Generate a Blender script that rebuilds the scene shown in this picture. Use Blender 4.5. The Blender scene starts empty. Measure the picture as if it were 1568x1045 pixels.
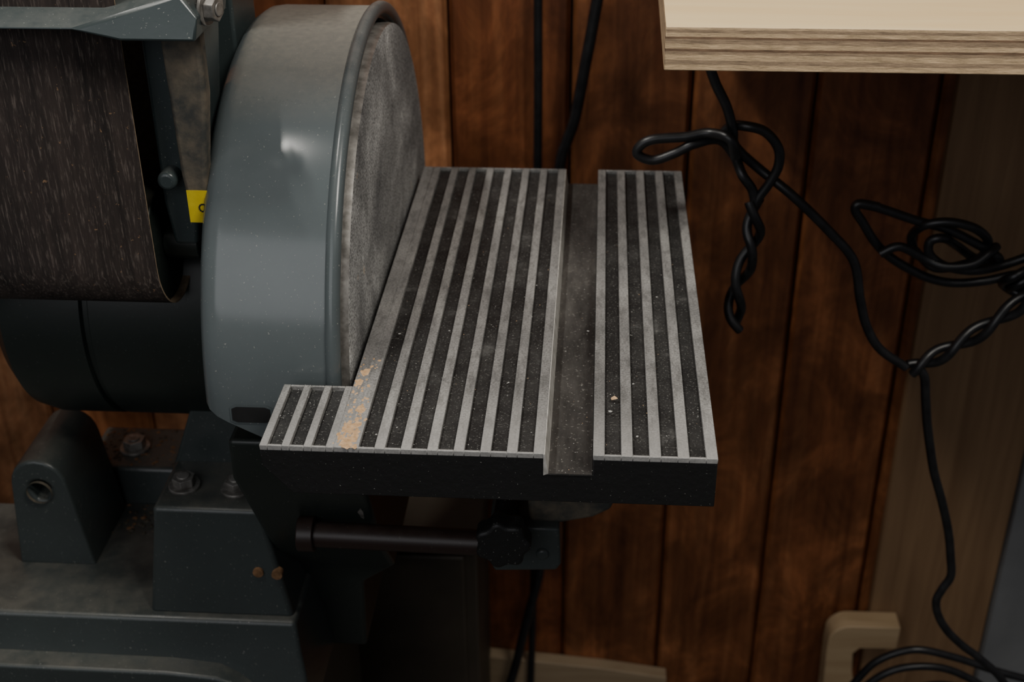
import bpy, bmesh, math, random
from mathutils import Vector, Matrix
random.seed(7)
scene=bpy.context.scene
COL=scene.collection

# ------------------------------------------------------------------ materials
class NT:
    def __init__(s,name):
        s.m=bpy.data.materials.new(name); s.m.use_nodes=True
        s.t=s.m.node_tree; s.b=s.t.nodes['Principled BSDF']
        s.tc=s.t.nodes.new('ShaderNodeTexCoord')
    def n(s,k): return s.t.nodes.new(k)
    def l(s,a,b): s.t.links.new(a,b)
    def mapping(s,scale=(1,1,1),loc=(0,0,0),rot=(0,0,0)):
        m=s.n('ShaderNodeMapping'); m.inputs['Scale'].default_value=scale
        m.inputs['Location'].default_value=loc; m.inputs['Rotation'].default_value=rot
        s.l(s.tc.outputs['Object'],m.inputs[0]); return m.outputs[0]
    def noise(s,scale,vec=None,detail=4,rough=.6,dist=0):
        n=s.n('ShaderNodeTexNoise'); n.inputs['Scale'].default_value=scale
        n.inputs['Detail'].default_value=detail; n.inputs['Roughness'].default_value=rough
        n.inputs['Distortion'].default_value=dist
        s.l(vec if vec is not None else s.tc.outputs['Object'],n.inputs['Vector']); return n.outputs[0]
    def ramp(s,fac,stops,interp='LINEAR'):
        r=s.n('ShaderNodeValToRGB'); r.color_ramp.interpolation=interp
        e=r.color_ramp.elements
        while len(e)<len(stops): e.new(.5)
        for i,(p,c) in enumerate(stops):
            e[i].position=p
            e[i].color=(c,c,c,1) if not isinstance(c,tuple) else (c[0],c[1],c[2],1)
        s.l(fac,r.inputs[0]); return r.outputs[0]
    def mix(s,fac,a,b,mode='MIX'):
        m=s.n('ShaderNodeMix'); m.data_type='RGBA'; m.blend_type=mode
        for i,v in ((0,fac),(6,a),(7,b)):
            if hasattr(v,'links'): s.l(v,m.inputs[i])
            elif i==0: m.inputs[0].default_value=v
            else: m.inputs[i].default_value=(v[0],v[1],v[2],1)
        return m.outputs[2]
    def math(s,op,a,b=0.0):
        m=s.n('ShaderNodeMath'); m.operation=op
        for i,v in ((0,a),(1,b)):
            if hasattr(v,'links'): s.l(v,m.inputs[i])
            else: m.inputs[i].default_value=v
        return m.outputs[0]
    def base(s,c):
        if hasattr(c,'links'): s.l(c,s.b.inputs['Base Color'])
        else: s.b.inputs['Base Color'].default_value=(c[0],c[1],c[2],1)
    def set(s,rough=.5,metal=0,spec=.5,coat=0):
        if hasattr(rough,'links'): s.l(rough,s.b.inputs['Roughness'])
        else: s.b.inputs['Roughness'].default_value=rough
        s.b.inputs['Metallic'].default_value=metal
        s.b.inputs['Specular IOR Level'].default_value=spec
        s.b.inputs['Coat Weight'].default_value=coat
    def bump(s,h,strength=.3,dist=.001):
        b=s.n('ShaderNodeBump'); b.inputs['Strength'].default_value=strength; b.inputs['Distance'].default_value=dist
        s.l(h,b.inputs['Height']); s.l(b.outputs[0],s.b.inputs['Normal'])

def painted(name,col,rough=.35,dust=.35,dustcol=(.33,.32,.29),bump=.15,speck=.5,lo=.55,dscale=45,dmin=.15):
    k=NT(name)
    big=k.ramp(k.noise(14,detail=5),[(.35,0),(.7,1)])
    c=k.mix(big,tuple(v*.93 for v in col),tuple(min(1,v*1.06) for v in col))
    g=k.n('ShaderNodeNewGeometry'); sx=k.n('ShaderNodeSeparateXYZ'); k.l(g.outputs['Normal'],sx.inputs[0])
    upf=k.ramp(sx.outputs[2],[(lo,0.0),(1.0,1.0)])
    dn=k.ramp(k.noise(dscale,detail=8,rough=.7),[(.38,dmin),(.7,1)])
    d=k.math('MULTIPLY',k.math('MULTIPLY',upf,dn),dust)
    c=k.mix(d,c,dustcol)
    sp=k.ramp(k.noise(520,detail=2),[(.68,0),(.75,1)])
    sp=k.math('MULTIPLY',sp,speck)
    c=k.mix(sp,c,(.42,.42,.38))
    k.base(c)
    r=k.math('ADD',k.math('MULTIPLY',d,.6),rough); k.set(r)
    k.bump(k.noise(160,detail=3),bump,.0006)
    return k.m

M={}
M['paint']=painted('grey_blue_enamel',(.092,.110,.114),.22,.35,bump=.03)
M['guard']=painted('guard_enamel',(.104,.123,.128),.17,.85,(.30,.28,.235),bump=.012,speck=.5,lo=.82,dscale=190,dmin=.6)
M['bracketpaint']=painted('bracket_enamel',(.040,.054,.055),.3,.3,(.20,.19,.16),bump=.15)
M['castpaint']=painted('cast_iron_enamel',(.046,.056,.055),.30,.45,(.22,.20,.16),bump=.35,dscale=30)
M['motor']=painted('motor_enamel',(.018,.024,.021),.38,.15,(.13,.11,.085),bump=.1,speck=.15)
M['blackpaint']=painted('black_wrinkle_paint',(.010,.010,.010),.48,.2,(.10,.10,.09),bump=.8,speck=.6)
M['darkmetal']=painted('dark_steel',(.026,.014,.011),.4,.3,(.10,.07,.05),bump=.1,speck=.2)

# bare machined iron (ribs)
k=NT('machined_iron')
big=k.ramp(k.noise(9,detail=5,rough=.6),[(.33,(.17,.17,.165)),(.52,(.28,.275,.265)),(.68,(.38,.375,.355))])
str_=k.ramp(k.noise(600,detail=4,rough=.75),[(.36,.55),(.60,1.15)])
c=k.mix(1.0,big,str_,'MULTIPLY')
dirt=k.ramp(k.noise(120,k.mapping((1,.3,1)),detail=6,rough=.75),[(.48,0),(.62,1)])
c=k.mix(k.math('MULTIPLY',dirt,.55),c,(.085,.085,.082))
sxi=k.n('ShaderNodeSeparateXYZ'); k.l(k.tc.outputs['Object'],sxi.inputs[0])
edge=k.ramp(sxi.outputs[1],[(.0,1.0),(.08,0.0)])
c=k.mix(k.math('MULTIPLY',edge,.40),c,(.56,.55,.525))
k.base(c); k.set(.55,.1); k.bump(k.noise(400,detail=3),.25,.0005); M['iron']=k.m
# groove floors
k=NT('groove_black')
d=k.ramp(k.noise(24,detail=7,rough=.7),[(.40,(.008,.008,.008)),(.60,(.026,.026,.025)),(.78,(.12,.12,.115))])
s=k.ramp(k.noise(620,detail=2),[(.58,0),(.72,1)])
c=k.mix(k.math('MULTIPLY',s,.42),d,(.24,.24,.22)); k.base(c); k.set(.6); k.bump(k.noise(300),.4,.0006); M['groove']=k.m
# mitre slot floor
k=NT('slot_steel')
c=k.ramp(k.noise(30,k.mapping((1,.25,1)),detail=7,rough=.7),[(.32,(.022,.022,.021)),(.55,(.075,.072,.067)),(.75,(.17,.165,.15))])
s=k.ramp(k.noise(420,detail=2),[(.62,0),(.70,1)])
c=k.mix(k.math('MULTIPLY',s,.4),c,(.33,.32,.29)); k.base(c); k.set(.5,.2); k.bump(k.noise(220),.3,.0006); M['slot']=k.m
k=NT('slot_wall_bright'); k.base(k.ramp(k.noise(120,detail=5),[(.3,(.34,.33,.30)),(.7,(.66,.64,.60))])); k.set(.5,.1); M['slotwall']=k.m
# abrasive disc
k=NT('abrasive_disc_paper')
c=k.ramp(k.noise(9,detail=7,rough=.62,dist=.6),[(.30,(.095,.095,.096)),(.48,(.22,.22,.215)),(.62,(.38,.38,.37)),(.74,(.68,.68,.66))])
s=k.ramp(k.noise(620,detail=2),[(.40,.45),(.60,1.35)])
c=k.mix(1.0,c,s,'MULTIPLY')
tp=k.ramp(k.noise(38,detail=3),[(.70,0),(.73,1)])
c=k.mix(k.math('MULTIPLY',tp,.6),c,(.50,.38,.26))
k.base(c); k.set(.8); k.bump(k.noise(700),.5,.0005); M['disc']=k.m
# belt
k=NT('abrasive_belt')
st=k.noise(1.0,k.mapping((520,520,55)),detail=5,rough=.7)
base=k.ramp(k.noise(1.0,k.mapping((90,90,4)),detail=5,rough=.7),[(.35,(.013,.009,.008)),(.68,(.048,.034,.029))])
fl=k.ramp(st,[(.52,0),(.70,1)])
c=k.mix(k.math('MULTIPLY',fl,.65),base,(.21,.17,.145))
s2=k.ramp(k.noise(190,detail=2),[(.70,0),(.75,1)])
c=k.mix(k.math('MULTIPLY',s2,.7),c,(.32,.19,.10)); k.base(c); k.set(.8); k.bump(st,.5,.0006); M['belt']=k.m
k=NT('belt_backing_cloth'); k.base(k.ramp(k.noise(200),[(.3,(.22,.15,.09)),(.7,(.40,.30,.20))])); k.set(.9); M['beltedge']=k.m
k=NT('bolt_steel'); k.base(k.ramp(k.noise(90,detail=5),[(.35,(.16,.15,.135)),(.7,(.42,.40,.37))])); k.set(.42,.5); M['bolt']=k.m
k=NT('brown_dusty_cast'); k.base(k.ramp(k.noise(60,detail=6),[(.35,(.040,.042,.038)),(.7,(.16,.13,.09))])); k.set(.7); k.bump(k.noise(200),.3,.0008); M['dustcast']=k.m
k=NT('yellow_label'); k.base(k.ramp(k.noise(60),[(.3,(.62,.45,.01)),(.7,(.78,.60,.03))])); k.set(.5); M['yellow']=k.m
k=NT('label_ink'); k.base(k.ramp(k.noise(60),[(.3,(.01,.01,.01)),(.7,(.016,.016,.016))])); M['ink']=k.m
k=NT('rubber_cord')
k.base(k.ramp(k.noise(80,detail=3),[(.3,(.006,.006,.007)),(.8,(.016,.016,.017))])); k.set(.36); k.bump(k.noise(300),.1,.0004); M['cord']=k.m
k=NT('sawdust'); k.base(k.ramp(k.noise(300),[(.3,(.42,.25,.12)),(.7,(.68,.46,.27))])); k.set(.95); M['sawdust']=k.m
k=NT('dark_sawdust'); k.base(k.ramp(k.noise(150),[(.3,(.13,.07,.03)),(.7,(.36,.19,.09))])); k.set(.95); M['darksaw']=k.m
k=NT('grey_dust'); k.base(k.ramp(k.noise(300),[(.3,(.30,.30,.28)),(.7,(.50,.49,.46))])); k.set(.95); M['greydust']=k.m

# stained pine planks
PW=.1425
def plankmat():
    k=NT('stained_pine_planks')
    sx=k.n('ShaderNodeSeparateXYZ'); k.l(k.tc.outputs['Object'],sx.inputs[0])
    idx=k.math('FLOOR',k.math('DIVIDE',k.math('ADD',sx.outputs[0],PW*20),PW))
    wn=k.n('ShaderNodeTexWhiteNoise'); wn.noise_dimensions='1D'; k.l(idx,wn.inputs['W'])
    cb=k.n('ShaderNodeCombineXYZ'); k.l(k.math('MULTIPLY',idx,3.7),cb.inputs[2]); k.l(k.math('MULTIPLY',idx,1.3),cb.inputs[0])
    va=k.n('ShaderNodeVectorMath'); va.operation='ADD'; k.l(k.tc.outputs['Object'],va.inputs[0]); k.l(cb.outputs[0],va.inputs[1])
    mp=k.n('ShaderNodeMapping'); mp.inputs['Scale'].default_value=(60,60,3.0); k.l(va.outputs[0],mp.inputs[0])
    g=k.noise(1.0,mp.outputs[0],detail=6,rough=.6,dist=1.0)
    mp2=k.n('ShaderNodeMapping'); mp2.inputs['Scale'].default_value=(12,12,8); k.l(va.outputs[0],mp2.inputs[0])
    g2=k.noise(1.0,mp2.outputs[0],detail=6,rough=.68,dist=.6)
    a=k.ramp(g,[(.28,(.120,.043,.017)),(.5,(.190,.072,.028)),(.75,(.26,.112,.047))])
    b=k.ramp(g2,[(.30,.40),(.50,.90),(.68,1.8)])
    c=k.mix(1.0,a,b,'MULTIPLY')
    t=k.ramp(wn.outputs[0],[(0,(.68,.56,.50)),(.5,(1,.95,.90)),(1,(1.45,1.65,1.9))])
    c=k.mix(1.0,c,t,'MULTIPLY')
    vo=k.n('ShaderNodeTexVoronoi'); vo.inputs['Scale'].default_value=1.0
    mp3=k.n('ShaderNodeMapping'); mp3.inputs['Scale'].default_value=(7.5,3,3.6); k.l(va.outputs[0],mp3.inputs[0]); k.l(mp3.outputs[0],vo.inputs['Vector'])
    kn=k.ramp(vo.outputs['Distance'],[(.04,1),(.17,0)])
    c=k.mix(k.math('MULTIPLY',kn,.85),c,(.022,.009,.005))
    k.base(c); k.set(k.ramp(g2,[(.3,.38),(.7,.52)]),0,.4); k.bump(g,.10,.001)
    return k.m
M['plank']=plankmat()
def plymat(name,c0,c1,scale=(60,60,3),rough=.6):
    k=NT(name)
    g=k.noise(1.0,k.mapping(scale),detail=6,rough=.6,dist=.7)
    k.base(k.ramp(g,[(.3,c0),(.7,c1)])); k.set(rough); k.bump(g,.12,.0006); return k.m
M['plyface']=plymat('plywood_face',(.15,.083,.040),(.23,.138,.070))
M['plytop']=plymat('birch_plywood_face',(.88,.64,.33),(.95,.75,.43),(3,40,40),.6)
M['plybright']=plymat('birch_offcut',(.28,.19,.10),(.40,.29,.17),(4,50,50))
M['lumber']=plymat('pale_lumber',(.24,.17,.10),(.36,.27,.17),(3,60,60))
M['greywall']=plymat('grey_painted_panel',(.13,.135,.14),(.17,.175,.18),(10,10,10),.5)
k=NT('plywood_edge_layers')
sx=k.n('ShaderNodeSeparateXYZ'); k.l(k.tc.outputs['Object'],sx.inputs[0])
wob=k.math('MULTIPLY',k.math('SUBTRACT',k.noise(12,k.mapping((1,1,.1)),detail=3),.5),.0014)
t=k.math('DIVIDE',k.math('SUBTRACT',k.math('ADD',sx.outputs[2],wob),1.186),.034)
L=(.68,.49,.29); D=(.23,.14,.08); G=(.41,.29,.18)
lay=k.ramp(t,[(0,L),(.14,G),(.24,L),(.37,G),(.44,D),(.50,L),(.61,G),(.72,D),(.77,L),(.86,G),(.93,L)],'CONSTANT')
gr=k.ramp(k.noise(1.0,k.mapping((55,55,380)),detail=7,rough=.8),[(.32,.5),(.66,1.2)])
c=k.mix(1.0,lay,gr,'MULTIPLY')
k.base(c); k.set(.75); k.bump(k.noise(1.0,k.mapping((150,150,900)),detail=5),.6,.0008); M['plyedge']=k.m
k=NT('concrete_floor'); k.base(k.ramp(k.noise(6,detail=8),[(.3,(.05,.047,.042)),(.7,(.10,.095,.085))])); k.set(.8); k.bump(k.noise(60),.2,.002); M['floor']=k.m
k=NT('dark_cabinet_paint'); k.base(k.ramp(k.noise(7,detail=6),[(.3,(.030,.024,.017)),(.7,(.062,.050,.036))])); k.set(.5); M['cab']=k.m

# ------------------------------------------------------------------ mesh helpers
def box(bm,x0,x1,y0,y1,z0,z1,mi=0,mtop=None):
    v=[bm.verts.new((x,y,z)) for z in (z0,z1) for y in (y0,y1) for x in (x0,x1)]
    for n,f in enumerate(((0,2,3,1),(4,5,7,6),(0,1,5,4),(2,6,7,3),(0,4,6,2),(1,3,7,5))):
        fc=bm.faces.new([v[i] for i in f]); fc.material_index=mtop if (n==1 and mtop is not None) else mi
def prism(bm,pts,axis,a,b,mi=0):
    def mk(p,t):
        if axis=='y': return (p[0],t,p[1])
        if axis=='x': return (t,p[0],p[1])
        return (p[0],p[1],t)
    A=[bm.verts.new(mk(p,a)) for p in pts]; B=[bm.verts.new(mk(p,b)) for p in pts]
    n=len(pts); fs=[bm.faces.new(A),bm.faces.new(B[::-1])]
    for i in range(n): fs.append(bm.faces.new((A[i],B[i],B[(i+1)%n],A[(i+1)%n])))
    for q in fs: q.material_index=mi
def lathe(bm,prof,cy,cz,seg=96,mi=0,close=False,mis=None,a0=None,a1=None):
    rings=[]
    full=a0 is None
    cnt=seg if full else seg+1
    def ang(i): return 2*math.pi*i/seg if full else a0+(a1-a0)*i/seg
    for (x,r) in prof:
        if r<1e-6: rings.append([bm.verts.new((x,cy,cz))])
        else: rings.append([bm.verts.new((x,cy+r*math.cos(ang(i)),cz+r*math.sin(ang(i)))) for i in range(cnt)])
    rng=range(len(prof) if close else len(prof)-1)
    for j in rng:
        a=rings[j]; b=rings[(j+1)%len(prof)]
        for i in range(seg):
            i2=(i+1)%cnt
            if len(a)==1 and len(b)==1: continue
            if len(a)==1: f=bm.faces.new((a[0],b[i],b[i2]))
            elif len(b)==1: f=bm.faces.new((a[i],b[0],a[i2]))
            else: f=bm.faces.new((a[i],b[i],b[i2],a[i2]))
            f.material_index=mis[j] if mis else mi
            f.smooth=True
def cyl(bm,p0,p1,r,seg=24,mi=0,r2=None):
    p0=Vector(p0); p1=Vector(p1); d=(p1-p0); L=d.length
    q=d.to_track_quat('Z','Y').to_matrix().to_4x4()
    g=bmesh.ops.create_cone(bm,cap_ends=True,segments=seg,radius1=r,radius2=r if r2 is None else r2,depth=L,matrix=Matrix.Translation((p0+p1)/2)@q)
    for v in g['verts']:
        for f in v.link_faces: f.material_index=mi
def hexbolt(bm,p,d,r,h,mi=0,washer=True):
    p=Vector(p); d=Vector(d).normalized()
    if washer: cyl(bm,p,p+d*h*.25,r*1.35,24,mi)
    cyl(bm,p+d*h*.25,p+d*h,r,6,mi)
    cyl(bm,p+d*h,p+d*h*1.12,r*.55,16,mi)
def fin(name,bm,mats,parent=None,bevel=None,segs=2,smooth=False,fixn=True):
    if fixn: bmesh.ops.recalc_face_normals(bm,faces=bm.faces)
    me=bpy.data.meshes.new(name); bm.to_mesh(me); bm.free()
    for m in mats: me.materials.append(M[m])
    o=bpy.data.objects.new(name,me); COL.objects.link(o)
    if parent: o.parent=parent
    if bevel:
        md=o.modifiers.new('bevel','BEVEL'); md.width=bevel; md.segments=segs; md.limit_method='ANGLE'; md.angle_limit=math.radians(35)
    if smooth or bevel:
        for p in me.polygons: p.use_smooth=True
        try:
            with bpy.context.temp_override(object=o,active_object=o,selected_objects=[o],selected_editable_objects=[o]):
                bpy.ops.object.shade_smooth_by_angle(angle=math.radians(32))
        except Exception: pass
    return o
def empty(name,loc=(0,0,0)):
    e=bpy.data.objects.new(name,None); COL.objects.link(e); e.empty_display_size=.05; return e

# ------------------------------------------------------------------ SANDER
S=empty('disc_belt_sander')
AY,AZ=.335,.955      # arbor axis

# work table ---------------------------------------------------------
bm=bmesh.new()
TD=.505; ZT=1.0; ZG=.9962; ZB=.960; SL0,SL1=.1435,.1765; ZS=.9835
TY=.079
right=[(.26,ZB),(.26,ZG),(SL1,ZG),(SL1,ZS),(SL0,ZS),(SL0,ZG)]
prism(bm,[(-.051,ZG),(-.051,.983),(-.031,ZB)]+right,'y',0,TY,0)
prism(bm,[(0,ZG),(0,ZB)]+right,'y',TY-.0001,TD,0)
fin('table_casting',bm,['blackpaint'],S,.0007)
bm=bmesh.new()
box(bm,SL0+.0003,SL1-.0003,-.0006,TD+.0003,ZS-.0005,ZS+.0006,0)
prism(bm,[(SL0-.0004,ZS-.001),(SL0+.0030,ZS+.0004),(SL0+.0006,ZT-.0004),(SL0-.0004,ZT-.0004)],'y',-.0007,TD,1)
fin('mitre_slot_floor',bm,['slot','slotwall'],S)
bm=bmesh.new()   # groove floors
for (a,b,d) in ((-.050,-.001,TY-.001),(0.001,SL0-.001,TD-.001),(SL1+.001,.259,TD-.001)):
    box(bm,a,b,.001,d,ZG-.0006,ZG+.0003,0)
fin('table_groove_floors',bm,['groove'],S)
bm=bmesh.new()   # ribs (machined)
def ribs(a,b,y0,y1,n,gw,rim=.0020):
    rw=((b-a)-n*gw)/(n+1)
    x=a
    for i in range(n+1):
        box(bm,x,x+rw,y0,y1,ZG-.0004,ZT,0)
        if i<n:
            box(bm,x+rw,x+rw+gw,y0,y0+rim,ZG-.0004,ZT-.0001,0)
            box(bm,x+rw,x+rw+gw,y1-rim,y1,ZG-.0004,ZT-.0001,0)
        x+=rw+gw
box(bm,0,.010,0,TD,ZG-.0004,ZT,0)
ribs(.010,SL0,-.0003,TD,7,.0109)
ribs(SL1,.260,-.0003,TD,4,.0112)
ribs(-.051,0,-.0003,TY,3,.0098)
fin('table_ribs',bm,['iron'],S,.0004,1)
# sawdust on table
bm=bmesh.new()
def blob(x,y,z,r,mi,flat=.35,el=1.0):
    n=random.randint(5,7); top=bm.verts.new((x,y,z+r*flat)); ring=[]
    ph=random.random()*6
    for i in range(n):
        a=ph+2*math.pi*i/n; rr=r*random.uniform(.6,1.2)
        ring.append(bm.verts.new((x+rr*math.cos(a),y+rr*el*math.sin(a),z)))
    for i in range(n):
        f=bm.faces.new((ring[i],ring[(i+1)%n],top)); f.material_index=mi; f.smooth=True
for i in range(520):
    x=random.uniform(0,.258); y=TD*random.random()**1.5
    if SL0-.002<x<SL1+.002: z=ZS+.0006
    else: z=ZT-.0003
    blob(x,y,z,random.uniform(.0002,.0005),1 if random.random()<.8 else 0)
for i in range(14): blob(random.uniform(.0,.25),random.uniform(0,.25),ZT-.0002,random.uniform(.0006,.0011),1)
for i in range(90): blob(random.gauss(.008,.0035),abs(random.gauss(.012,.016)),ZT,random.uniform(.0006,.002),0,.15,1.8)
for i in range(55): blob(random.uniform(.001,.015),random.uniform(.03,.12),ZT,random.uniform(.0005,.0013),0,.2,1.6)
for (x,y) in ((.007,.006),(.012,.013),(.006,.024),(.011,.048),(.004,.085),(.006,.099)): blob(x,y,ZT,.0036,0,.12,2.0)
blob(.191,.073,ZT,.0030,0,.6); blob(.188,.055,ZT,.0015,1)
for i in range(60): blob(random.uniform(-.05,0),random.uniform(0,TY),ZT-.0002,random.uniform(.0002,.0005),1)
fin('sawdust_on_table',bm,['sawdust','greydust'],S,fixn=True)

# guard housing: shell cut off along a slanted lower edge -----------------
A0,A1=math.radians(-20),math.radians(200)
def trim(bm):
    bmesh.ops.bisect_plane(bm,geom=bm.verts[:]+bm.edges[:]+bm.faces[:],plane_co=(-.118,0,.968),plane_no=(.52,0,1),clear_inner=True)
bm=bmesh.new()
prof=[(-.020,.236),(-.019,.243),(-.022,.2465),(-.100,.2465),(-.108,.2455),(-.1145,.2415),(-.1185,.235),(-.120,.225),(-.121,.10),(-.121,.05)]
lathe(bm,prof,AY,AZ,150,0,a0=A0,a1=A1)
lathe(bm,[(-.022,.237),(-.060,.236),(-.060,.03)],AY,AZ,96,0,a0=A0,a1=A1)
trim(bm)
fin('disc_guard',bm,['guard'],S,smooth=True)
bm=bmesh.new()
pr=[(-.0170+.0058*math.cos(a),.2445+.0062*math.sin(a)) for a in [2*math.pi*i/14 for i in range(14)]]
lathe(bm,pr,AY,AZ,150,0,close=True,a0=A0,a1=A1)
trim(bm)
fin('guard_rolled_lip',bm,['paint'],S,smooth=True)
bm=bmesh.new()
lathe(bm,[(-.030,0.001),(-.030,.231),(-.012,.2325),(-.0075,.2315),(-.0070,.229),(-.0068,0)],AY,AZ,128,0,mis=[1,1,1,0,0])
fin('sanding_disc',bm,['disc','bolt'],S,smooth=True)
bm=bmesh.new()
def slotring(x0,x1,a0,a1,r,mi):
    A=[];N=8
    for i in range(N+1):
        t=a0+(a1-a0)*i/N
        ins=.004 if i in (0,N) else 0
        A.append([bm.verts.new((x,AY-r*math.cos(t),AZ+r*math.sin(t))) for x in (x0+ins,x1-ins)])
    for i in range(N):
        f=bm.faces.new((A[i][0],A[i][1],A[i+1][1],A[i+1][0])); f.material_index=mi
slotring(-.0975,-.065,.012,.078,.2470,1)
slotring(-.096,-.0665,.018,.072,.2474,0)
fin('guard_dust_slot',bm,['ink','paint'],S)
# lower dust chute
bm=bmesh.new()
def loft(rings,mi=0):
    R=[[bm.verts.new(p) for p in r] for r in rings]
    n=len(R[0])
    for i in range(len(R)-1):
        for j in range(n): f=bm.faces.new((R[i][j],R[i][(j+1)%n],R[i+1][(j+1)%n],R[i+1][j])); f.material_index=mi
    bm.faces.new(R[0][::-1]).material_index=mi; bm.faces.new(R[-1]).material_index=mi
def rc(x0,x1,y0,y1,z): return [(x0,y0,z),(x1,y0,z),(x1,y1,z),(x0,y1,z)]
loft([rc(-.100,-.040,.235,.42,.600),rc(-.100,-.036,.225,.45,.69),rc(-.102,-.003,.215,.50,.72),rc(-.104,-.003,.178,.52,.765),rc(-.105,-.003,.147,.53,.815),rc(-.108,-.003,.103,.565,.895),rc(-.106,-.0235,.098,.572,.935)])
fin('dust_chute',bm,['motor'],S,.004,3)

# motor -----------------------------------------------------------------
bm=bmesh.new()
lathe(bm,[(-.345,0),(-.345,.085),(-.340,.108),(-.328,.122),(-.310,.127),(-.256,.127),(-.254,.1235),(-.250,.1235),(-.248,.127),(-.150,.127),(-.135,.12),(-.125,.10),(-.121,.05)],AY,AZ,96,0)
fin('motor_body',bm,['motor'],S,smooth=True)

# belt ------------------------------------------------------------------
BX0,BX1=-.42,-.160; BY,BZ,BR=.200,1.057,.050; BZT=1.55
bm=bmesh.new()
path=[]
for i in range(25):
    a=math.pi+math.pi*i/24; path.append((BY+BR*math.cos(a),BZ+BR*math.sin(a),math.cos(a),math.sin(a)))
for i in range(25):
    a=math.pi*i/24; path.append((BY+BR*math.cos(a),BZT+BR*math.sin(a),math.cos(a),math.sin(a)))
rows=[]
for (y,z,ny,nz) in path:
    rows.append([bm.verts.new((x,y+ny*o,z+nz*o)) for (x,o) in ((BX0,0),(BX1,0),(BX1,-.0014),(BX0,-.0014))])
for i in range(len(rows)):
    a=rows[i]; b=rows[(i+1)%len(rows)]
    for j,mi in ((0,0),(1,1),(2,1),(3,1)):
        f=bm.faces.new((a[j],a[(j+1)%4],b[(j+1)%4],b[j])); f.material_index=mi; f.smooth=(j in(0,2))
fin('abrasive_belt',bm,['belt','beltedge'],S)
bm=bmesh.new()
cyl(bm,(BX0+.003,BY,BZ),(BX1-.006,BY,BZ),BR-.002,48)
cyl(bm,(BX0+.003,BY,BZT),(BX1-.006,BY,BZT),BR-.002,48)
cyl(bm,(BX1-.006,BY,BZ),(BX1+.022,BY,BZ),.014,24)
box(bm,BX0+.004,BX1-.006,BY-BR+.0035,BY-BR+.010,BZ,BZT,0)
fin('belt_rollers_and_platen',bm,['motor'],S,.001)
bm=bmesh.new()
prism(bm,[(-.155,1.30),(-.118,1.30),(-.116,1.226),(-.1225,1.16),(-.128,1.11),(-.134,1.065),(-.152,1.065),(-.156,1.10)],'y',.176,.245,0)
prism(bm,[(-.136,1.255),(-.107,1.255),(-.108,1.19),(-.1150,1.13),(-.118,1.09),(-.130,1.09),(-.134,1.13)],'y',.160,.176,1)
prism(bm,[(-.152,1.085),(-.124,1.085),(-.124,1.00),(-.134,.992),(-.150,1.0)],'y',.245,.30,0)
box(bm,-.156,-.121,.30,.37,.98,1.40,0)
cyl(bm,(-.146,.18,1.124),(-.146,.160,1.124),.0075,20,0)
fin('belt_frame_casting',bm,['bracketpaint','dustcast'],S,.003,3)
bm=bmesh.new()
V=lambda *p:bm.verts.new(p)
a=V(-.60,.130,1.247);b=V(-.185,.130,1.247);c=V(-.112,.145,1.268);d=V(-.112,.21,1.285);e=V(-.60,.21,1.285)
bm.faces.new((a,b,c,d,e))
p=V(-.152,.128,1.2405);q=V(-.100,.128,1.2405);r_=V(-.097,.128,1.257)
bm.faces.new((b,p,q,r_,c))
a2=V(-.60,.21,1.247);b2=V(-.185,.21,1.247);p2=V(-.152,.21,1.2405);q2=V(-.100,.21,1.2405);r2=V(-.097,.21,1.257)
bm.faces.new((a,a2,b2,b)); bm.faces.new((b,b2,p2,p)); bm.faces.new((p,p2,q2,q)); bm.faces.new((q,q2,r2,r_)); bm.faces.new((r_,r2,d,c)); bm.faces.new((a2,e,d,r2,q2,p2,b2))
fin('belt_cover_bracket',bm,['bracketpaint'],S,.0020,3)
bm=bmesh.new()
hexbolt(bm,(-.097,.150,1.258),(1,-.25,0),.009,.010,0)
hexbolt(bm,(-.144,.243,1.035),(0,-1,.1),.007,.010,0)
cyl(bm,(-.150,.24,1.018),(-.118,.24,1.018),.006,16,0)
fin('belt_frame_bolts',bm,['bolt'],S,.0006)
bm=bmesh.new()
box(bm,-.1315,-.1125,.1592,.1598,1.092,1.118,0)
for i in range(10):
    a=math.radians(50+260*i/9)
    cx,cz=-.1205,1.104
    box(bm,cx+.0026*math.cos(a)-.0006,cx+.0026*math.cos(a)+.0006,.1588,.1592,cz+.003*math.sin(a)-.0006,cz+.003*math.sin(a)+.0006,1)
fin('warning_label',bm,['yellow','ink'],S)

# base casting ------------------------------------------------------------
bm=bmesh.new()
def bp(d,z,by=0): return [(-.80,.152-d,z),(-.085+d*.55,.152-d,z),(-.085+d*.55,.43+d,z),(-.36,.43+d,z),(-.385,.315+d*.5,z),(-.80,.315+d*.5,z)]
loft([bp(.024,.602),bp(.014,.652),bp(.006,.672),bp(.0,.702)])
fin('base_casting',bm,['castpaint'],S,.004,3)
bm=bmesh.new()
prism(bm,[(-.79,.669),(-.20,.664),(-.155,.660),(-.138,.653),(-.126,.643),(-.112,.639),(-.076,.636),(-.070,.602),(-.79,.602)],'y',.122,.145,0)
fin('base_front_skirt',bm,['castpaint'],S,.003,3)
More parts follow.
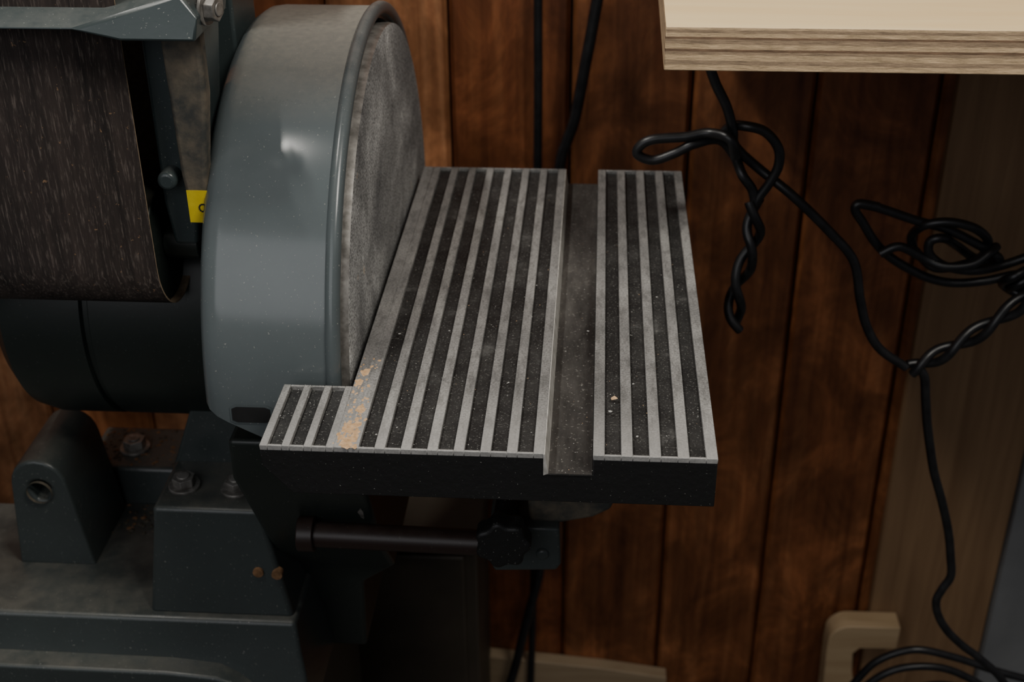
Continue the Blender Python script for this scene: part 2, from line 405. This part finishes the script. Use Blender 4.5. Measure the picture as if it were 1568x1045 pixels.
# lifting lug
bm=bmesh.new()
N=[(-.366,.698),(-.357,.795)]
for i in range(1,10):
    a=math.pi-math.pi*i/10; N.append((-.331+.0255*math.cos(a),.795+.0255*math.sin(a)))
N+=[(-.305,.795),(-.292,.698)]
hx,hz,hr=-.3305,.787,.0115
H=[]
for p in N:
    a=math.atan2(p[1]-hz,p[0]-hx); H.append((hx+hr*math.cos(a),hz+hr*math.sin(a)))
F=[bm.verts.new((p[0],.222,p[1])) for p in N]; B=[bm.verts.new((p[0],.315,p[1])) for p in N]
h0=[bm.verts.new((p[0],.222,p[1])) for p in H]; h1=[bm.verts.new((p[0],.250,p[1])) for p in H]
n=len(N)
for i in range(n):
    j=(i+1)%n
    bm.faces.new((F[i],F[j],h0[j],h0[i])); bm.faces.new((h0[i],h0[j],h1[j],h1[i])); bm.faces.new((F[i],B[i],B[j],F[j]))
bm.faces.new(B[::-1]); bm.faces.new(h1)
fin('base_lug',bm,['castpaint'],S,.004,3)
bm=bmesh.new(); cyl(bm,(-.3305,.2215,.787),(-.3305,.2185,.787),.0118,28,0)
bmesh.ops.delete(bm,geom=[f for f in bm.faces if len(f.verts)>4],context='FACES')
fin('lug_bushing',bm,['dustcast'],S)
# pedestal block + web
bm=bmesh.new()
loft([rc(-.220,-.088,.160,.33,.70),rc(-.208,-.108,.172,.33,.795),rc(-.207,-.109,.173,.33,.81)])
loft([rc(-.345,-.228,.318,.41,.70),rc(-.335,-.232,.326,.40,.742)])
fin('motor_pedestal_feet',bm,['castpaint'],S,.004,3)
bm=bmesh.new()
prism(bm,[(-.215,.79),(-.105,.79),(-.108,.90),(-.126,.935),(-.155,.93),(-.185,.87)],'y',.245,.40,0)
prism(bm,[(.17,.70),(.42,.70),(.40,.90),(.24,.90)],'x',-.112,-.104,0)
fin('motor_pedestal_web',bm,['castpaint'],S,.005,3)
bm=bmesh.new()
hexbolt(bm,(-.187,.206,.81),(0,0,1),.0105,.011,0)
hexbolt(bm,(-.139,.204,.81),(0,0,1),.0105,.011,0)
hexbolt(bm,(-.292,.360,.742),(0,0,1),.0115,.012,0)
fin('pedestal_bolts',bm,['bolt'],S,.0006)
bm=bmesh.new()
cyl(bm,(-.117,.164,.748),(-.117,.170,.748),.0048,16); cyl(bm,(-.100,.163,.747),(-.100,.170,.747),.0048,16)
fin('pedestal_tapped_holes',bm,['darksaw'],S)
bm=bmesh.new()
for i in range(420):
    x=random.gauss(-.27,.05); y=random.uniform(.27,.42)
    if x<-.36 or x>-.2: continue
    blob(x,y,.7025,random.uniform(.001,.004),0 if random.random()<.4 else 1,.4)
for i in range(160):
    blob(random.uniform(-.33,-.236),random.uniform(.33,.395),.7422,random.uniform(.0007,.003),0 if random.random()<.5 else 1,.4)
fin('sawdust_on_base',bm,['darksaw','dustcast'],S)

# table trunnion, rod, knob --------------------------------------------------
bm=bmesh.new()
cyl(bm,(-.066,.128,.823),(.094,.128,.820),.0110,24,0)
cyl(bm,(-.066,.128,.823),(-.052,.128,.823),.0150,24,0)
box(bm,-.066,-.052,.128,.17,.813,.832,0)
fin('table_tilt_rod',bm,['darkmetal'],S,.001)
bm=bmesh.new()
K=[]
for i in range(72):
    t=2*math.pi*i/72; r=.0215+.0018*math.cos(7*t); K.append((.106+r*math.cos(t),.832+r*math.sin(t)))
prism(bm,K,'y',.108,.128,0)
cyl(bm,(.106,.128,.832),(.106,.17,.832),.010,20,0)
fin('lock_knob',bm,['blackpaint'],S,.003,3)
bm=bmesh.new()
prism(bm,[(.119,.960),(.195,.960),(.2016,.863),(.1935,.838),(.179,.829),(.152,.822),(.125,.822)],'y',.155,.175,0)
prism(bm,[(.01,.960),(.10,.960),(.10,.93),(.06,.92),(.01,.93)],'y',.30,.32,0)
fin('table_trunnion',bm,['dustcast'],S,.003,3)
bm=bmesh.new()
prism(bm,[(.0925,.785),(.096,.776),(.149,.779),(.153,.786),(.151,.824),(.092,.824)],'y',.145,.190,0)
cyl(bm,(.137,.142,.797),(.137,.147,.797),.0055,16,0)
fin('trunnion_block',bm,['castpaint'],S,.003,3)
# stand
bm=bmesh.new()
box(bm,-.78,-.085,.15,.40,.0,.602,0)
fin('sheet_metal_stand',bm,['motor'],S,.004,2)

# ------------------------------------------------------------------ ROOM
bm=bmesh.new()
WY=.75
i0=-16
for i in range(i0,18):
    x0=i*PW; x1=x0+PW; g=.0028; c=.005
    prism(bm,[(x0+g*.5,WY+.006),(x0+g*.5+c,WY),(x1-g*.5-c,WY),(x1-g*.5,WY+.006),(x1-g*.5,WY+.02),(x0+g*.5,WY+.02)],'z',0,2.5,0)
box(bm,i0*PW,18*PW,WY+.0185,WY+.06,0,2.5,1)
fin('wall_back',bm,['plank','ink'])
bm=bmesh.new(); box(bm,-2.4,2.6,-2.2,.81,-.05,0,0); fin('floor',bm,['floor'])
bm=bmesh.new()
prism(bm,[(.015,.0),(.30,.0),(.30,.098),(.20,.112),(.015,.127)],'y',.728,.7495,0)
fin('baseboard_back',bm,['lumber'],None,.0015)
bm=bmesh.new()
box(bm,-.42,.036,.58,.742,.03,.46,0); box(bm,-.43,.042,.565,.745,.46,.485,0); box(bm,-.41,.026,.60,.742,0,.03,0)
box(bm,-.19,.020,.572,.58,.06,.44,0); box(bm,-.40,-.205,.572,.58,.06,.44,0)
cyl(bm,(-.17,.560,.27),(-.17,.575,.27),.012,16,0)
fin('low_storage_cabinet',bm,['cab'],None,.003)
bm=bmesh.new(); box(bm,.583,.748,.735,.7495,0,2.2,0); fin('plywood_wall_panel',bm,['plyface'],None,.001)
bm=bmesh.new(); box(bm,.7495,1.35,.725,.7495,0,2.2,0); fin('grey_wall_panel',bm,['greywall'],None,.002)
bm=bmesh.new()
out_=[(.620,.0),(.527,.0),(.522,.190)]
for i in range(1,8):
    a=math.pi-math.pi/2*i/7; out_.append((.552+.030*math.cos(a),.207+.030*math.sin(a)))
out_+=[(.620,.238),(.620,.198),(.568,.196),(.560,.186),(.563,.150),(.575,.10),(.620,.10)]
prism(bm,out_,'y',.700,.734,0)
fin('plywood_bracket',bm,['plybright'],None,.002)
bm=bmesh.new()
v=[(.2235,.250),(1.35,.250),(1.35,.7495),(.2300,.7495)]
A=[bm.verts.new((x,y,1.186)) for x,y in v]; B=[bm.verts.new((x,y,1.220)) for x,y in v]
bm.faces.new(A[::-1]).material_index=1; bm.faces.new(B).material_index=1
for i in range(4): bm.faces.new((A[i],A[(i+1)%4],B[(i+1)%4],B[i])).material_index=0
fin('plywood_shelf',bm,['plyedge','plytop'],None,.0008,2)

# ------------------------------------------------------------------ CORDS
def catmull(P,n=10):
    P=[Vector(p) for p in P]; Q=[P[0]*2-P[1]]+P+[P[-1]*2-P[-2]]; out=[]
    for i in range(1,len(Q)-2):
        for j in range(n):
            t=j/n
            out.append(.5*((2*Q[i])+(-Q[i-1]+Q[i+1])*t+(2*Q[i-1]-5*Q[i]+4*Q[i+1]-Q[i+2])*t*t+(-Q[i-1]+3*Q[i]-3*Q[i+1]+Q[i+2])*t**3))
    out.append(P[-1]); return out
def cord(name,paths,r,parent=None):
    cu=bpy.data.curves.new(name,'CURVE'); cu.dimensions='3D'; cu.bevel_depth=r; cu.bevel_resolution=5; cu.use_fill_caps=True
    for pts in paths:
        sp=cu.splines.new('POLY'); sp.points.add(len(pts)-1)
        for i,p in enumerate(pts): sp.points[i].co=(p[0],p[1],p[2],1)
        sp.use_smooth=True
    cu.materials.append(M['cord'])
    o=bpy.data.objects.new(name,cu); COL.objects.link(o); o.parent=parent; return o
def xz(L,y,wob=0):
    return [(p[0],(p[2] if len(p)>2 else y),p[1]) for p in L]
def twist(P,r,turns,n=14,ph0=0):
    C=catmull(P,n); A=[];B=[]; N=len(C)
    for i,c in enumerate(C):
        d=(C[min(i+1,N-1)]-C[max(i-1,0)]).normalized()
        u=d.cross(Vector((0,1,0))).normalized(); w=Vector((0,1,0))
        a=ph0+2*math.pi*turns*i/(N-1)
        o=(u*math.cos(a)+w*math.sin(a))*r
        A.append(c+o);B.append(c-o)
    return [A,B]
R=.0046
P=[]
P.append(catmull(xz([(.268,1.188),(.270,1.150),(.277,1.128),(.289,1.105),(.296,1.083),(.300,1.066,.405),(.322,1.044,.41),(.356,1.020),(.393,.985),(.419,.955),(.430,.915),(.440,.885),(.456,.860),(.484,.840)],.4)))
P.append(catmull(xz([(.300,1.060,.392),(.293,1.079,.388),(.275,1.080),(.254,1.076),(.225,1.073),(.213,1.066),(.212,1.058),(.226,1.053),(.245,1.060),(.262,1.069),(.285,1.070,.41),(.300,1.055,.412),(.308,1.040),(.318,1.026),(.322,1.012)],.4)))
P.append(catmull(xz([(.286,1.072,.412),(.295,1.083,.41),(.308,1.087,.40),(.325,1.082),(.338,1.067),(.340,1.050),(.334,1.034),(.326,1.020),(.320,1.010)],.4)))
P+=twist(xz([(.321,1.015),(.322,.992),(.324,.972),(.318,.948),(.312,.925),(.312,.900),(.316,.880)],.4),.0062,1.7,ph0=.6)
P+=twist(xz([(.70,.975),(.64,.955),(.600,.935),(.575,.908),(.545,.880),(.515,.856),(.488,.838)],.4),.0056,2.8,ph0=.3)
P.append(catmull(xz([(.494,.842),(.503,.830),(.508,.805),(.514,.775),(.521,.747),(.530,.715),(.543,.680),(.556,.640),(.564,.605),(.568,.580),(.562,.562),(.558,.545),(.563,.525),(.576,.503),(.596,.482),(.620,.462),(.650,.430),(.69,.36),(.73,.26),(.78,.12),(.80,.006)],.4)))
yb=.45
P.append(catmull(xz([(.428,.992),(.447,.988),(.483,.976),(.515,.967),(.540,.955),(.560,.944),(.570,.936),(.566,.928,.46),(.550,.930,.465),(.530,.945,.46),(.510,.962,.44),(.498,.958,.44),(.500,.944,.44),(.517,.932,.44),(.545,.928,.44),(.575,.930),(.61,.945),(.68,.97)],yb)))
P.append(catmull(xz([(.447,.989),(.428,.992),(.425,.985),(.434,.972),(.447,.953),(.462,.938),(.482,.925),(.505,.914),(.530,.909),(.560,.912),(.596,.921),(.66,.925)],yb)))
P.append(catmull(xz([(.49,.938,.465),(.485,.955,.46),(.492,.973,.445),(.513,.979,.44),(.538,.973,.44),(.556,.955),(.552,.938),(.532,.928),(.508,.926),(.49,.938,.465)],yb)))
P.append(catmull(xz([(.452,.944,.44),(.470,.952,.44),(.495,.940,.44),(.515,.934,.435),(.540,.937,.435),(.556,.947,.44),(.565,.950,.45)],yb)))
for q in range(3):
    cx,cz=.598+.012*q,.918-.004*q
    P.append(catmull([(cx+.024*math.cos(a)*(1+.1*q),yb-.012+.006*q+.01*math.sin(2*a),cz+.016*math.sin(a+.4*q)) for a in [2*math.pi*i/10 for i in range(12)]]))
P.append(catmull(xz([(.470,.300),(.487,.345),(.500,.373),(.522,.408),(.561,.427),(.608,.418),(.657,.400),(.694,.389),(.76,.37)],yb)))
P.append(catmull(xz([(.478,.290),(.498,.350),(.515,.385),(.545,.408),(.590,.412),(.630,.395),(.670,.365),(.72,.33)],yb-.012)))
P.append(catmull(xz([(.52,.33),(.545,.372),(.585,.392),(.625,.385),(.66,.355),(.69,.31)],yb-.02)))
cord('power_cord',P,R)
cord('power_cord',[catmull([(.105,.725,1.6),(.105,.725,1.118),(.1055,.725,1.02),(.105,.725,.85),(.104,.725,.5),(.100,.722,.2),(.095,.718,.006)])],.0052)
cord('power_cord',[catmull([(.205,.69,1.35),(.171,.70,1.119),(.160,.70,1.05),(.149,.70,.984),(.140,.70,.955),(.133,.70,.928),(.128,.70,.85),(.124,.70,.60),(.118,.70,.40),(.110,.70,.311),(.098,.70,.25),(.086,.70,.189),(.070,.70,.11),(.04,.69,.008)])],.0066)

# ------------------------------------------------------------------ LIGHTS
def area(name,loc,target,sx,sy,energy,col):
    l=bpy.data.lights.new(name,'AREA'); l.shape='RECTANGLE'; l.size=sx; l.size_y=sy; l.energy=energy; l.color=col
    o=bpy.data.objects.new(name,l); COL.objects.link(o); o.location=loc
    o.rotation_euler=(Vector(target)-Vector(loc)).to_track_quat('-Z','Y').to_euler(); return o
area('shop_tube_light',(-.50,.10,2.35),(-.05,.2,1.0),.34,.04,11,(1.0,.96,.89))
area('shop_lamp_right',(.80,-.45,2.45),(.05,.3,1.0),.5,.5,17.5,(1.0,.95,.87))
area('front_fill_light',(-.9,-2.3,2.3),(-.05,.2,.9),2.4,1.6,17,(.97,.97,1.0))  # added soft fill from behind the camera, not an actual window
w=bpy.data.worlds.new('workshop_ambient'); scene.world=w; w.use_nodes=True
bg=w.node_tree.nodes['Background']; bg.inputs[0].default_value=(.95,.95,1.0,1); bg.inputs[1].default_value=.08

# ------------------------------------------------------------------ CAMERA
cd=bpy.data.cameras.new('camera'); cam=bpy.data.objects.new('camera',cd); COL.objects.link(cam)
cd.sensor_width=36; cd.lens=45.781; cd.clip_start=.02
cam.location=(.17201,-.72405,1.5); cam.rotation_euler=(1.05301,.00681,.06439)
cd.dof.use_dof=True; cd.dof.focus_distance=.93; cd.dof.aperture_fstop=8.0
scene.camera=cam
